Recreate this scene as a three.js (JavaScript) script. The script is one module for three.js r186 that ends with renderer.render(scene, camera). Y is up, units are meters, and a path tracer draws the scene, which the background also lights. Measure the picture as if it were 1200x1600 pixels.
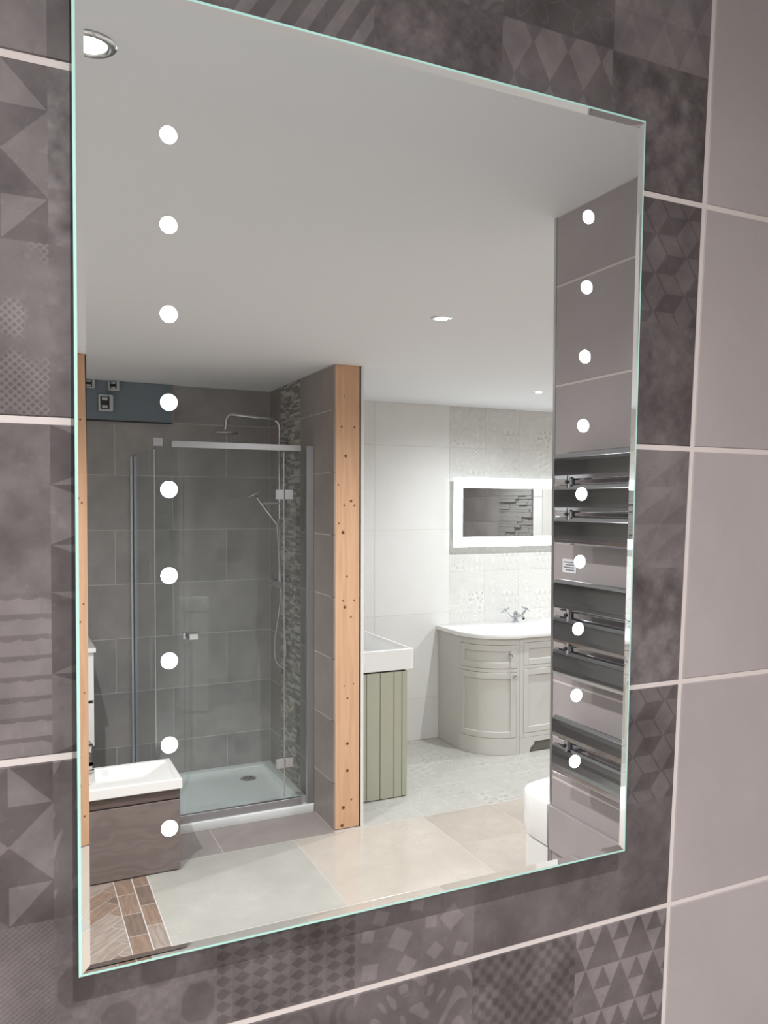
import * as THREE from 'three';
import { RoundedBoxGeometry } from 'three/addons/geometries/RoundedBoxGeometry.js';
import { mergeGeometries, toCreasedNormals } from 'three/addons/utils/BufferGeometryUtils.js';
import { RectAreaLightUniformsLib } from 'three/addons/lights/RectAreaLightUniformsLib.js';

// ------------------------------------------------------------------ camera, light, exposure
const scene = new THREE.Scene();
scene.background = new THREE.Color(0x000000);
const camera = new THREE.PerspectiveCamera(63.61, 0.75, 0.02, 60);
camera.position.set(0.0266, 1.7563, 0.6576);
camera.rotation.order = 'YXZ';
camera.rotation.set(-0.0759, -0.4594, 0.0255);
camera.setViewOffset(1200, 1600, -52.85, -29.17, 1200, 1600);
camera.updateProjectionMatrix();
const renderer = new THREE.WebGLRenderer({ antialias: true });
renderer.toneMapping = THREE.LinearToneMapping;
renderer.toneMappingExposure = 1.0;
renderer.shadowMap.enabled = true;
RectAreaLightUniformsLib.init();
const SPOT = 7.9;            // candela of one recessed downlight
const WARM = 0xfffdfc, COOL = 0xf6faff, LEDC = 0xe6f4ff;
const LED_CD = 0.022;       // candela of one mirror spot

// room dimensions (metres): y = 0 floor, z = 0 tiled wall that carries the mirror
const CEIL = 2.45, ZB = 4.615, ZF = 4.745, XE = 5.2, XW = -1.7, XS = 1.272, ZS = 1.115, XP = 1.54, ZP = 3.43;
const GX = 0.6728, TH = 0.25, Y0 = 2.0334, PW = 0.1235;   // tile grid of the mirror wall

// ------------------------------------------------------------------ helpers
function rng(seed) { let a = seed >>> 0; return () => { a = (a + 0x6d2b79f5) | 0; let t = Math.imul(a ^ (a >>> 15), 1 | a); t = (t + Math.imul(t ^ (t >>> 7), 61 | t)) ^ t; return ((t ^ (t >>> 14)) >>> 0) / 4294967296; }; }
const used = {};
function numbered(n) { used[n] = (used[n] || 0) + 1; return used[n] === 1 ? n : n + '_' + String(used[n] - 1).padStart(3, '0'); }
function mesh(name, geo, mat, parent) { const m = new THREE.Mesh(geo, mat); m.name = name; m.castShadow = true; m.receiveShadow = true; if (parent) parent.add(m); return m; }
function part(parent, name, geo, mat, x = 0, y = 0, z = 0) { const m = mesh(name, geo, mat, parent); m.position.set(x, y, z); return m; }
function thing(name, label, category, x = 0, y = 0, z = 0, group) { const g = new THREE.Group(); g.name = numbered(name); g.position.set(x, y, z); g.userData = { label, category }; if (group) g.userData.group = group; scene.add(g); return g; }
function single(name, geo, mat, label, category, x = 0, y = 0, z = 0, group) { const m = mesh(numbered(name), geo, mat, scene); m.position.set(x, y, z); m.userData = { label, category }; if (group) m.userData.group = group; return m; }
function struct(name, geo, mat, x = 0, y = 0, z = 0) { const m = mesh(numbered(name), geo, mat, scene); m.position.set(x, y, z); m.userData = { kind: 'structure' }; return m; }
// planar uv in metres by dominant normal
function uvm(g, ox = 0, oy = 0, swap = false) {
  const p = g.attributes.position, n = g.attributes.normal, uv = new Float32Array(p.count * 2);
  for (let i = 0; i < p.count; i++) {
    const ax = Math.abs(n.getX(i)), ay = Math.abs(n.getY(i)), az = Math.abs(n.getZ(i));
    let u, v;
    if (az >= ax && az >= ay) { u = p.getX(i); v = p.getY(i); } else if (ax >= ay) { u = p.getZ(i); v = p.getY(i); } else { u = p.getX(i); v = p.getZ(i); }
    if (swap) [u, v] = [v, u];
    uv[2 * i] = u + ox; uv[2 * i + 1] = v + oy;
  }
  g.setAttribute('uv', new THREE.BufferAttribute(uv, 2));
  return g;
}
const bx = (w, h, d, ox = 0, oy = 0, swap = false) => uvm(new THREE.BoxGeometry(w, h, d), ox, oy, swap);
const rb = (w, h, d, r = 0.003, ox = 0, oy = 0, swap = false) => uvm(new RoundedBoxGeometry(w, h, d, 1, Math.min(r, w / 2.01, h / 2.01, d / 2.01)), ox, oy, swap);
function box3(x0, x1, y0, y1, z0, z1, r = 0) { const g = r ? rb(x1 - x0, y1 - y0, z1 - z0, r) : bx(x1 - x0, y1 - y0, z1 - z0); g.translate((x0 + x1) / 2, (y0 + y1) / 2, (z0 + z1) / 2); return g; }
const merge = (list) => mergeGeometries(list.map((g) => { const q = g.index ? g.toNonIndexed() : g; for (const k of Object.keys(q.attributes)) if (!['position', 'normal', 'uv'].includes(k)) q.deleteAttribute(k); return q; }));
// a bevelled tile facing +z, its back at z = 0, centred; uv either metres (with offset) or a given rectangle
const tileCache = new Map();
function tileGeo(w, h, t = 0.008, c = 0.0012, ox = 0, oy = 0, rect = null) {
  const key = [w.toFixed(4), h.toFixed(4), t, c, ox, oy, rect].join();
  if (tileCache.has(key)) return tileCache.get(key);
  const pos = [], uv = [], X = w / 2, Y = h / 2, x = X - c, y = Y - c, tb = t - c;
  const U = (px, py) => rect ? [rect[0] + (rect[2] - rect[0]) * (px / w + 0.5), rect[1] + (rect[3] - rect[1]) * (py / h + 0.5)] : [px + ox, py + oy];
  const quad = (a, b, cc, d) => { for (const q of [a, b, cc, a, cc, d]) { pos.push(...q); uv.push(...U(q[0], q[1])); } };
  quad([-x, -y, t], [x, -y, t], [x, y, t], [-x, y, t]);
  const o = [[-X, -Y], [X, -Y], [X, Y], [-X, Y]], n = [[-x, -y], [x, -y], [x, y], [-x, y]];
  for (let i = 0; i < 4; i++) { const j = (i + 1) % 4; quad([...o[i], tb], [...o[j], tb], [...n[j], t], [...n[i], t]); quad([...o[i], 0], [...o[j], 0], [...o[j], tb], [...o[i], tb]); }
  const g = new THREE.BufferGeometry(); g.setAttribute('position', new THREE.Float32BufferAttribute(pos, 3)); g.setAttribute('uv', new THREE.Float32BufferAttribute(uv, 2)); g.computeVertexNormals();
  tileCache.set(key, g); return g;
}
function tube(pts, r, seg = 40, rad = 8, closed = false) { return new THREE.TubeGeometry(new THREE.CatmullRomCurve3(pts.map((p) => new THREE.Vector3(...p)), closed, 'catmullrom', 0.3), seg, r, rad, closed); }
function cyl(r0, r1, h, seg = 24) { return new THREE.CylinderGeometry(r0, r1, h, seg); }
function lathe(pts, seg = 28) { return new THREE.LatheGeometry(pts.map((p) => new THREE.Vector2(...p)), seg); }

// ------------------------------------------------------------------ textures
function makeNoise(seed) {
  const R = rng(seed), N = 256, T = new Float32Array(N * N); for (let i = 0; i < N * N; i++) T[i] = R();
  return (x, y, per) => { // periodic value noise
    const xi = Math.floor(x), yi = Math.floor(y), fx = x - xi, fy = y - yi, sx = fx * fx * (3 - 2 * fx), sy = fy * fy * (3 - 2 * fy);
    const m = (a) => ((a % per) + per) % per, x0 = m(xi) & 255, x1 = m(xi + 1) & 255, y0 = (m(yi) & 255) * N, y1 = (m(yi + 1) & 255) * N;
    return (T[y0 + x0] * (1 - sx) + T[y0 + x1] * sx) * (1 - sy) + (T[y1 + x0] * (1 - sx) + T[y1 + x1] * sx) * sy;
  };
}
const NZ = makeNoise(11);
function fbm(u, v, base, oct) { let s = 0, a = 0.5, f = base, t = 0; for (let o = 0; o < oct; o++) { s += a * NZ(u * f + o * 17.3 * 0, v * f, f); t += a; a *= 0.55; f *= 2; } return s / t; }
function dataTex(w, h, fn, srgb = true) {
  const d = new Uint8Array(w * h * 4);
  for (let j = 0; j < h; j++) for (let i = 0; i < w; i++) { const c = fn((i + 0.5) / w, (j + 0.5) / h), k = 4 * (j * w + i); d[k] = c[0]; d[k + 1] = c[1]; d[k + 2] = c[2]; d[k + 3] = 255; }
  const t = new THREE.DataTexture(d, w, h, THREE.RGBAFormat); if (srgb) t.colorSpace = THREE.SRGBColorSpace;
  t.wrapS = t.wrapT = THREE.RepeatWrapping; t.magFilter = THREE.LinearFilter; t.minFilter = THREE.LinearMipmapLinearFilter; t.generateMipmaps = true; t.needsUpdate = true; return t;
}
const cl = (x, a = 0, b = 1) => Math.max(a, Math.min(b, x));
const mix = (a, b, t) => a + (b - a) * t;
const mix3 = (a, b, t) => [mix(a[0], b[0], t), mix(a[1], b[1], t), mix(a[2], b[2], t)];
const ss = (a, b, x) => { const t = cl((x - a) / (b - a)); return t * t * (3 - 2 * t); };
const hex = (h) => [h >> 16, (h >> 8) & 255, h & 255];
// soft mottled stone / cement, one period = metres given at use
function stoneTex(lo, hi, size, base, oct, contrast, specks = 0, seed = 1) {
  const A = hex(lo), B = hex(hi), o = seed * 0.137;
  return dataTex(size, size, (u, v) => { let n = fbm(u + o, v + o, base, oct); n = cl(0.5 + (n - 0.5) * contrast); if (specks) { const s = NZ(u * 128 + seed, v * 128, 128); if (s > 1 - specks) n = cl(n + 0.25); else if (s < specks) n = cl(n - 0.25); } return mix3(A, B, n); });
}
function rep(t, metres, metresY = metres) { t.repeat.set(1 / metres, 1 / metresY); return t; }
function veinTex(lo, hi, vein, size, seed) {
  const A = hex(lo), B = hex(hi), V = hex(vein), o = seed * 0.211;
  return dataTex(size, size, (u, v) => { const n = fbm(u + o, v, 4, 6), w = fbm(u, v + o, 6, 5); let c = mix3(A, B, cl(0.5 + (n - 0.5) * 1.8)); const k = 1 - ss(0.0, 0.018, Math.abs(w - 0.5)); return mix3(c, V, k * 0.35 * ss(0.45, 0.65, n)); });
}
function woodTex(lo, hi, w, h, stretch, rings, seed, knots = [], wild = 5) { // grain runs along u
  const A = hex(lo), B = hex(hi), o = seed * 0.173;
  return dataTex(w, h, (u, v) => {
    let kd = 0, bend = 0;
    for (const [ku, kv, kr, asp] of knots) { const dx = (u - ku) * asp, dy = v - kv, r = Math.hypot(dx, dy) / kr; kd = Math.max(kd, 1 - ss(0.55, 1.15, r)); bend += Math.exp(-r * r * 0.12) * 0.35 * Math.sign(dy); }
    const warp = fbm(u + o, v + o, 2, 4), g = 0.5 + 0.5 * Math.sin((v * rings + warp * wild + bend * 0.4) * 6.283), fine = NZ(u * 4 * stretch + o * 60, v * 128, 256), f2 = fbm(u + o * 2, v, 8, 3);
    return mix3(mix3(A, B, cl(0.2 + 0.38 * g + 0.28 * fine + 0.3 * (f2 - 0.5))), [92, 52, 26], kd * 0.85);
  });
}

// ---- the printed patchwork of the decor tiles: tone 0 (dark) .. 1 (light) per patch
const hash2 = (i, j, k = 0) => { const s = Math.sin(i * 127.1 + j * 311.7 + k * 74.7) * 43758.5453; return s - Math.floor(s); };
const fr = (x) => x - Math.floor(x);
const PAT = {
  plain: (b) => () => b,
  mottle: (b, a, f = 10) => (u, v) => b + a * (fbm(u * 0.5, v * 0.5, f * 2, 4) - 0.5) * 2,
  stripes: (b, a, n) => (u, v) => b + (fr((u + 0.62 * v + 1) * n) < 0.47 ? a : -a * 0.55),
  diamonds: (b, a) => (u, v) => { const p = fr(u * 3.2 + 0.15) - 0.5, q = fr(v * 1.9 + 0.28) - 0.5, s = Math.abs(p) / 0.5 + Math.abs(q) / 0.5; return b + (s < 0.96 ? a : -0.02); },
  starlines: (b, a) => (u, v) => { let k = 0; for (const [cx, cy] of [[0.25, 0.25], [0.75, 0.25], [0.25, 0.75], [0.75, 0.75], [0.5, 0.5]]) { const x = u - cx, y = v - cy, r = Math.hypot(x, y), t = Math.atan2(y, x); k = Math.max(k, 1 - ss(0, 0.02, Math.abs(r - 0.17 - 0.07 * Math.cos(6 * t)))); } return b + a * k; },
  softtri: (b, a) => (u, v) => { const p = u * 3, q = v * 3, f = fr(q), i = Math.floor(p + 0.5 * (Math.floor(q) % 2)), x = fr(p + 0.5 * (Math.floor(q) % 2)) - 0.5; return b + (Math.abs(x) < f * 0.5 ? a : -a) * (0.5 + 0.5 * hash2(i, Math.floor(q))); },
  bigtri: () => (u, v) => { const a = fr((u - 0.755) / 0.5 + 1) * 2 - (fr((u - 0.755) / 0.5 + 1) > 0.5 ? 2 : 0), aa = Math.abs(a), b = Math.abs(v - 0.5) / 0.5; if (a >= 0) { if (b < aa * 0.5) return 0.44; if (b < 0.5) return 0.2; return b < 1 - 0.52 * aa ? 0.47 : 0.2; } if (b < aa * 0.5) return 0.46; if (b > 1 - 0.5 * aa) return 0.36; return 0.2; },
  lattice: (b, a, n) => (u, v) => { const p = fr((u + v) * n), q = fr((u - v + 2) * n), l = Math.max(1 - ss(0, 0.24, Math.min(p, 1 - p)), 1 - ss(0, 0.24, Math.min(q, 1 - q))), w = ss(0.42, 0.6, fbm(u * 0.5 + 0.2, v * 0.5, 10, 3)); return b + a * l * w - 0.1 * (1 - ss(0.1, 0.3, Math.hypot(p - 0.5, q - 0.5))) * w; },
  weave: (b, a, n) => (u, v) => { const p = fr((u + v * 1.4) * n), q = fr((u * 1.2 - v + 2) * n * 1.3); return b + a * ((p < 0.4 ? 0.6 : -0.3) + (q < 0.35 && p > 0.4 ? -0.8 : 0)); },
  scales: (b, a) => (u, v) => { const r = v * 8, f = fr(r), i = Math.floor(u * 8.5), x = fr(u * 8.5) - 0.5, lens = 0.2 + 0.16 * hash2(i >> 1, Math.floor(r)) * (1 - x * x * 4); return b + (f < lens ? -a : 0.1 * (hash2(i, Math.floor(r), 3) - 0.5)); },
  zigtri: (b, a, n) => (u, v) => { const q = v * n, f = fr(q), x = fr(u * n * 0.8), i = Math.floor(q); return b + ((f < 0.5 ? x < 2 * f : x < 1 - 2 * (f - 0.5)) === (i % 2 === 0) ? -a : a * 0.7); },
  facets: (b, a) => (u, v) => { const p = u * 3 + v * 1.5, q = v * 3.2, i = Math.floor(p), j = Math.floor(q), k = fr(p) + fr(q) > 1 ? 1 : 0; return b + a * (hash2(i, j, k) - 0.5) * 2; },
  kite: (b, a) => (u, v) => { const X = u * 3.05 + 0.42, Y = v * 3.2 + 0.1, c = Math.floor(X), x = X - c, yl = fr(Y + (c & 1) * 0.5), yr = fr(Y + ((c + 1) & 1) * 0.5), w = 0.34, kl = w * (1 - Math.abs(2 * yl - 1)) - x, kr = w * (1 - Math.abs(2 * yr - 1)) - (1 - x); if (kl > 0 || kr > 0) return b + a * 0.75; if (kl > -0.06 || kr > -0.06) return b - a * 0.55; return b + (yl < 0.5 ? a * 0.6 : -a * 0.75); },
  blobs: (b, a) => (u, v) => { const p = u * 2, q = v * 3.2, c = (Math.floor(p * 2) + Math.floor(q)) & 1, x = fr(p * 2) - 0.5, y = fr(q) - 0.5, d = Math.max(Math.abs(x), Math.abs(y), (Math.abs(x) + Math.abs(y)) * 0.68); return b + (c ? -a * (1 - ss(0.4, 0.47, d)) : 0.13 * (fbm(u, v, 24, 3) - 0.4) * 2); },
  arrows: (b, a) => (u, v) => { const p = fr(u * 7.5 + 0.2), q = fr(v * 11), d = Math.abs(p - 0.5) * 2 + Math.abs(q - 0.5) * 2; return b + (d < 0.92 ? -a * (1.25 - 0.9 * p) : a * (0.35 + 0.6 * p)); },
  petals: (b, a) => (u, v) => { let k = 0; const P = [[0.1, 0.62, 0.06, 0.2], [0.25, 0.2, 0.07, 0.9], [0.2, 0.5, 0.07, 0.4], [0.36, 0.7, 0.1, 0.5], [0.5, 0.45, 0.07, 0.2], [0.55, 0.2, 0.08, 0.7], [0.62, 0.62, 0.06, 0.1], [0.72, 0.32, 0.08, 0.6], [0.8, 0.62, 0.1, 0.9], [0.9, 0.25, 0.07, 0.3], [0.42, 0.92, 0.08, 0.6], [0.12, 0.9, 0.08, 0.1], [0.88, 0.9, 0.07, 0.4], [0.66, 0.86, 0.07, 0.8]]; for (const [x, y, r, t] of P) { const c = Math.cos(t), s = Math.sin(t), dx = (u - x) * c + (v - y) * s, dy = -(u - x) * s + (v - y) * c; k = Math.max(k, 1 - ss(r * 0.7, r * 0.85, Math.max(Math.abs(dx), Math.abs(dy)))); } return b + a * k; },
  checks: (b, a) => (u, v) => b - a * ss(0.2, 0.9, 0.5 + 0.5 * Math.sin(u * 50) * Math.sin(v * 44)) - a * 0.5 * ss(0.35, 0.7, NZ(u * 18, v * 18, 64)),
  teeth: () => (u, v) => { const y = v * 2.5 + 0.1, x = u * 2.7 + 0.2, j = Math.floor(y), f = fr(y), g = fr(x + 0.5 * (j & 1)) - 0.5; if (Math.abs(g) > (1 - f) * 0.5) return 0.3; return f < 0.5 && Math.abs(g) < f * 0.5 ? 0.32 : 0.62 + 0.1 * g; },
  worms: (b, a) => (u, v) => { const x = u * 20 + 3.2 * Math.sin(v * 13 + Math.sin(u * 9) * 2), y = Math.sin(x) * 0.6 + Math.sin(v * 24 + 2.4 * Math.sin(u * 16)) * 0.6; return b + a * ss(0.25, 0.55, y); },
  rings: (b, a) => (u, v) => { const x = fr(u * 2.2 + 0.3) - 0.5, y = fr(v * 2.2 + 0.2) - 0.5, r = Math.hypot(x, y); return b - a * (1 - ss(0.03, 0.07, Math.abs(r - 0.36))) - a * 0.7 * (1 - ss(0.03, 0.06, Math.abs(r - 0.2))); },
  ornament: (b, a) => (u, v) => { const x = Math.abs(fr(u * 3) - 0.5), y = Math.abs(fr(v * 3) - 0.5); return b + a * (ss(0.5, 0.62, Math.sin(x * 14) * Math.cos(y * 12) * 0.5 + 0.5) - 0.35); },
};
// rows top to bottom (tile row -1 .. 3, two half rows each), columns 0 .. 5 from the plain tiles leftwards
const P_ = PAT, DECOR = [
  [P_.softtri(0.5, 0.06), P_.starlines(0.24, 0.12), P_.rings(0.3, -0.16), P_.mottle(0.34, 0.2), P_.diamonds(0.3, 0.14), P_.mottle(0.45, 0.12)],
  [P_.mottle(0.29, 0.34, 8), P_.diamonds(0.4, 0.17), P_.mottle(0.27, 0.22, 14), P_.stripes(0.34, 0.15, 5.2), P_.plain(0.22), P_.plain(0.46)],
  [P_.kite(0.2, 0.13), P_.arrows(0.35, 0.1), P_.petals(0.4, 0.12), P_.scales(0.4, 0.1), P_.mottle(0.33, 0.4, 9), P_.bigtri()],
  [P_.mottle(0.24, 0.14, 16), P_.diamonds(0.35, 0.1), P_.teeth(), P_.worms(0.35, 0.1), P_.mottle(0.34, 0.12), P_.lattice(0.37, 0.24, 22)],
  [P_.facets(0.5, 0.08), P_.plain(0.3), P_.lattice(0.34, 0.2, 14), P_.kite(0.25, 0.1), P_.zigtri(0.36, 0.16, 2.8), P_.mottle(0.4, 0.2, 5)],
  [P_.mottle(0.38, 0.34, 7), P_.rings(0.35, 0.1), P_.softtri(0.4, 0.08), P_.petals(0.4, 0.1), P_.zigtri(0.34, 0.15, 2), P_.scales(0.58, 0.2)],
  [P_.kite(0.24, 0.14), P_.weave(0.35, 0.1, 18), P_.mottle(0.3, 0.2), P_.teeth(), P_.worms(0.3, 0.24), P_.bigtri()],
  [P_.mottle(0.27, 0.1, 12), P_.mottle(0.26, 0.07, 6), P_.petals(0.4, 0.2), P_.arrows(0.28, 0.13), P_.blobs(0.36, 0.16), P_.weave(0.42, 0.1, 22)],
  [P_.teeth(), P_.checks(0.34, 0.2), P_.worms(0.3, 0.2), P_.rings(0.3, 0.12), P_.mottle(0.42, 0.2), P_.lattice(0.35, 0.15, 20)],
  [P_.plain(0.3), P_.facets(0.36, 0.1), P_.bigtri(), P_.mottle(0.3, 0.2), P_.checks(0.35, 0.14), P_.petals(0.35, 0.14)],
];
const decorTex = dataTex(1200, 2000, (u, v) => {
  const X = (1 - u) * 6, Y = (1 - v) * 10, c = Math.min(5, Math.floor(X)), r = Math.min(9, Math.floor(Y)), pu = 1 - fr(X), pv = fr(Y);
  let t = DECOR[r][c](pu, pv);
  const n = fbm(u * 0.75, v * 1.25, 24, 6) - 0.5, s = NZ(u * 200, v * 250, 256), s2 = NZ(u * 97 + 5, v * 140, 256);
  t += n * 0.55 + (s > 0.9 ? 0.06 : 0) - (s2 < 0.1 ? 0.05 : 0);
  t = cl(t, 0.02, 1);
  return mix3([71, 64, 65], [160, 152, 154], t);
});
decorTex.wrapS = decorTex.wrapT = THREE.ClampToEdgeWrapping;
// pale vintage print of the far bay: 4 x 4 patches
const PALE = [P_.softtri(0.5, 0.3), P_.mottle(0.55, 0.5, 6), P_.diamonds(0.5, 0.3), P_.petals(0.7, -0.6), P_.ornament(0.6, 0.5), P_.mottle(0.6, 0.4, 10), P_.facets(0.5, 0.3), P_.lattice(0.7, -0.4, 8), P_.petals(0.8, -0.9), P_.rings(0.8, 0.3), P_.mottle(0.5, 0.6, 5), P_.zigtri(0.6, 0.25, 6), P_.scales(0.7, 0.25), P_.stripes(0.6, 0.2, 8), P_.kite(0.6, 0.3), P_.mottle(0.65, 0.3)];
const paleTex = dataTex(1024, 1024, (u, v) => { const c = Math.floor(u * 4), r = Math.floor(v * 4), w = fbm(u, v, 16, 5); let t = PALE[r * 4 + c](fr(u * 4), fr(v * 4)); t = mix(0.72, t, ss(0.38, 0.62, w) * 0.9) + (w - 0.5) * 0.5; return mix3([186, 183, 178], [228, 226, 221], cl(t)); });

const TX = {
  light: rep(stoneTex(0xa19999, 0xb0a8a8, 512, 3, 5, 1.8, 0.01, 2), 0.9),
  dark: rep(stoneTex(0x918d8c, 0xa9a4a2, 512, 4, 6, 2.0, 0.02, 3), 0.9),
  taupe: rep(stoneTex(0x8d8582, 0x9f9692, 512, 4, 6, 1.8, 0.02, 4), 0.9),
  cream: rep(stoneTex(0xdedcd7, 0xe7e5e1, 256, 3, 4, 1.4, 0, 5), 1.2),
  greyfloor: rep(veinTex(0xaaa8a1, 0xbab8b1, 0xcbc9c4, 512, 6), 0.75),
  creamfloor: rep(veinTex(0xb9b0a5, 0xc5bcb2, 0xa69c92, 512, 8), 0.75),
  beigefloor: rep(veinTex(0xaba096, 0xbbb1a6, 0x988e84, 512, 9), 0.6),
  ash: rep(woodTex(0x716663, 0x857974, 1024, 512, 2, 5, 4, [], 9), 0.9, 0.42),
  oak: rep(woodTex(0x867970, 0xafa197, 512, 256, 5, 4, 7), 0.5, 0.16),
};
// photographed knots of the timber post: pixel (x, y) on its face, radius
const KN = [[537, 617, 1], [533, 665, 1.6], [552, 665, 1.6], [539, 710, 2.3], [528, 755, 1.5], [547, 780, 2.2], [537, 787, 1.5], [552, 787, 1.5], [529, 815, 1.5], [535, 829, 2.6], [541, 898, 1.6], [535, 936, 1.5], [538, 946, 2.5], [552, 936, 1.4], [547, 962, 1.5], [537, 1070, 1.2], [551, 1068, 1.2], [542, 1090, 1.6], [542, 1162, 2.4], [542, 1205, 2.4], [536, 1263, 2.8], [548, 1252, 1.6], [534, 1291, 2.6]];
const pineTex = woodTex(0xcb9f7c, 0xdfb795, 1024, 96, 5, 2.2, 9, KN.map(([x, y, r]) => [1 - (y - 569) / 728, (x - 524) / 36, r / 36, 18.1]));
pineTex.wrapS = pineTex.wrapT = THREE.ClampToEdgeWrapping;

// ------------------------------------------------------------------ materials
const std = (o) => new THREE.MeshPhysicalMaterial(o);
const M = {
  paint: std({ color: 0xe8e8ea, roughness: 0.9 }),
  wallwhite: std({ color: 0xd8d4cd, roughness: 0.9 }),
  grout: std({ color: 0xd2c8c6, roughness: 0.95 }),
  groutDark: std({ color: 0xc4c0bd, roughness: 0.95 }),
  paleFloor: std({ map: paleTex, color: 0xdad9d6, roughness: 0.4 }),
  groutPale: std({ color: 0xcfcbc2, roughness: 0.95 }),
  decor: std({ map: decorTex, roughness: 0.55, specularIntensity: 0.6 }),
  tileLight: std({ map: TX.light, roughness: 0.42, specularIntensity: 0.8 }),
  tileDark: std({ map: TX.dark, roughness: 0.38 }),
  tileTaupe: std({ map: TX.taupe, roughness: 0.45 }),
  tileCream: std({ map: TX.cream, roughness: 0.4 }),
  pale: std({ map: paleTex, roughness: 0.45 }),
  floorGrey: std({ map: TX.greyfloor, roughness: 0.3 }),
  floorCream: std({ map: TX.creamfloor, roughness: 0.16 }),
  floorBeige: std({ map: TX.beigefloor, roughness: 0.28 }),
  ash: std({ map: TX.ash, roughness: 0.5 }),
  ashTop: std({ map: TX.ash, color: 0xcfc6c2, roughness: 0.5 }),
  oakA: std({ map: TX.oak, roughness: 0.55 }),
  oakB: std({ map: TX.oak, color: 0xc9bfb8, roughness: 0.55 }),
  oakC: std({ map: TX.oak, color: 0xe8d8cc, roughness: 0.55 }),
  pine: std({ map: pineTex, roughness: 0.6 }),
  pinePlain: std({ color: 0xd39b69, roughness: 0.6 }),
  ceramic: std({ color: 0xf2f1ef, roughness: 0.12 }),
  acrylic: std({ color: 0xe9eceb, roughness: 0.22 }),
  whitePaint: std({ color: 0xe8e7e4, roughness: 0.4 }),
  greige: std({ color: 0xcac7c1, roughness: 0.42 }),
  greigeDark: std({ color: 0x6d6a62, roughness: 0.7 }),
  sage: std({ color: 0xb4b4a2, roughness: 0.5 }),
  sageDark: std({ color: 0x62655a, roughness: 0.8 }),
  chrome: std({ color: 0xd4d7da, metalness: 1, roughness: 0.08 }),
  satin: std({ color: 0xc6c8cb, metalness: 1, roughness: 0.34 }),
  profile: std({ color: 0xd6dbe2, metalness: 0.55, roughness: 0.3 }),
  radiator: std({ color: 0xb4b8bd, metalness: 1, roughness: 0.07 }),
  dark: std({ color: 0x2a2a2b, roughness: 0.5 }),
  slate: std({ color: 0x8f8c87, roughness: 0.75 }),
  slateB: std({ color: 0xaca79c, roughness: 0.75 }),
  panelGrey: std({ color: 0x76818a, roughness: 0.55 }),
  socket: std({ color: 0xc2c6c8, roughness: 0.35 }),
  glass: std({ color: 0xf8fbfb, transmission: 1, thickness: 0, roughness: 0, ior: 1.5 }),
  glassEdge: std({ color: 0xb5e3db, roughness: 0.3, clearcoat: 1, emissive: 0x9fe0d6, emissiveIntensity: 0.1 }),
  mirror: std({ color: 0xeceeee, metalness: 1, roughness: 0 }),
  led: std({ color: 0xffffff, emissive: LEDC, emissiveIntensity: 7, roughness: 0.5 }),
  lamp: std({ color: 0xffffff, emissive: 0xfff8ee, emissiveIntensity: 6, roughness: 0.5 }),
  strip: std({ color: 0xffffff, emissive: 0xeafbfa, emissiveIntensity: 1.6, roughness: 0.6 }),
  sticker: std({ color: 0xe6e6ea, roughness: 0.6 }),
  ink: std({ color: 0x6e6e78, roughness: 0.7 }),
};

// ------------------------------------------------------------------ the room
// tiles laid on a wall plane: origin, horizontal direction and normal given by rotation about y
function tileRun(parent, name, mat, list, place) { for (const t of list) { const m = mesh(name, t.geo, t.mat || mat, parent); place(m, t); } }
const GR = 0.005, TT = 0.008;
const VAR = [[0, 0], [0.31, 0.17], [0.57, 0.43], [0.13, 0.71]];

const wallFront = struct('wall_front', box3(XW - 0.12, XE + 0.12, 0, CEIL, -0.12, -0.0011), M.grout);
{ // rows of the mirror wall: printed patchwork left of GX, plain light grey tiles right of it
  const R = rng(5);
  for (let k = -2; k <= 8; k++) {
    const top = Math.min(CEIL, Y0 - k * TH), bot = Math.max(0, Y0 - (k + 1) * TH), h = top - bot - GR, yc = (top + bot) / 2;
    if (h < 0.02) continue;
    const idx = ((k + 1) % 5 + 5) % 5, W = 6 * PW;
    const v1 = 1 - idx / 5, v0 = 1 - (idx + (top - bot) / TH) / 5;
    for (let j = 0; j < 2; j++) {
      const id2 = (idx + 2 * j) % 5, x1 = GX - GR / 2 - j * (W + GR), m = mesh('decor_tile', tileGeo(W, h, TT, 0.0012, 0, 0, [0, Math.max(0, 1 - (id2 + (top - bot) / TH) / 5), 1, 1 - id2 / 5]), M.decor, wallFront);
      m.position.set(x1 - W / 2, yc, -TT);
    }
    for (let j = 0; j < 2; j++) { // plain tiles out to the side wall, and beyond it to the far bay
      const a = GX + GR / 2 + j * 0.75, b = Math.min(XS + 0.12, a + 0.75 - GR); if (b - a < 0.03) continue;
      const o = VAR[Math.floor(R() * 4)], m = mesh('wall_tile', tileGeo(b - a, h, TT, 0.0012, o[0], o[1]), M.tileLight, wallFront);
      m.position.set((a + b) / 2, yc, -TT);
    }
  }
}
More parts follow.
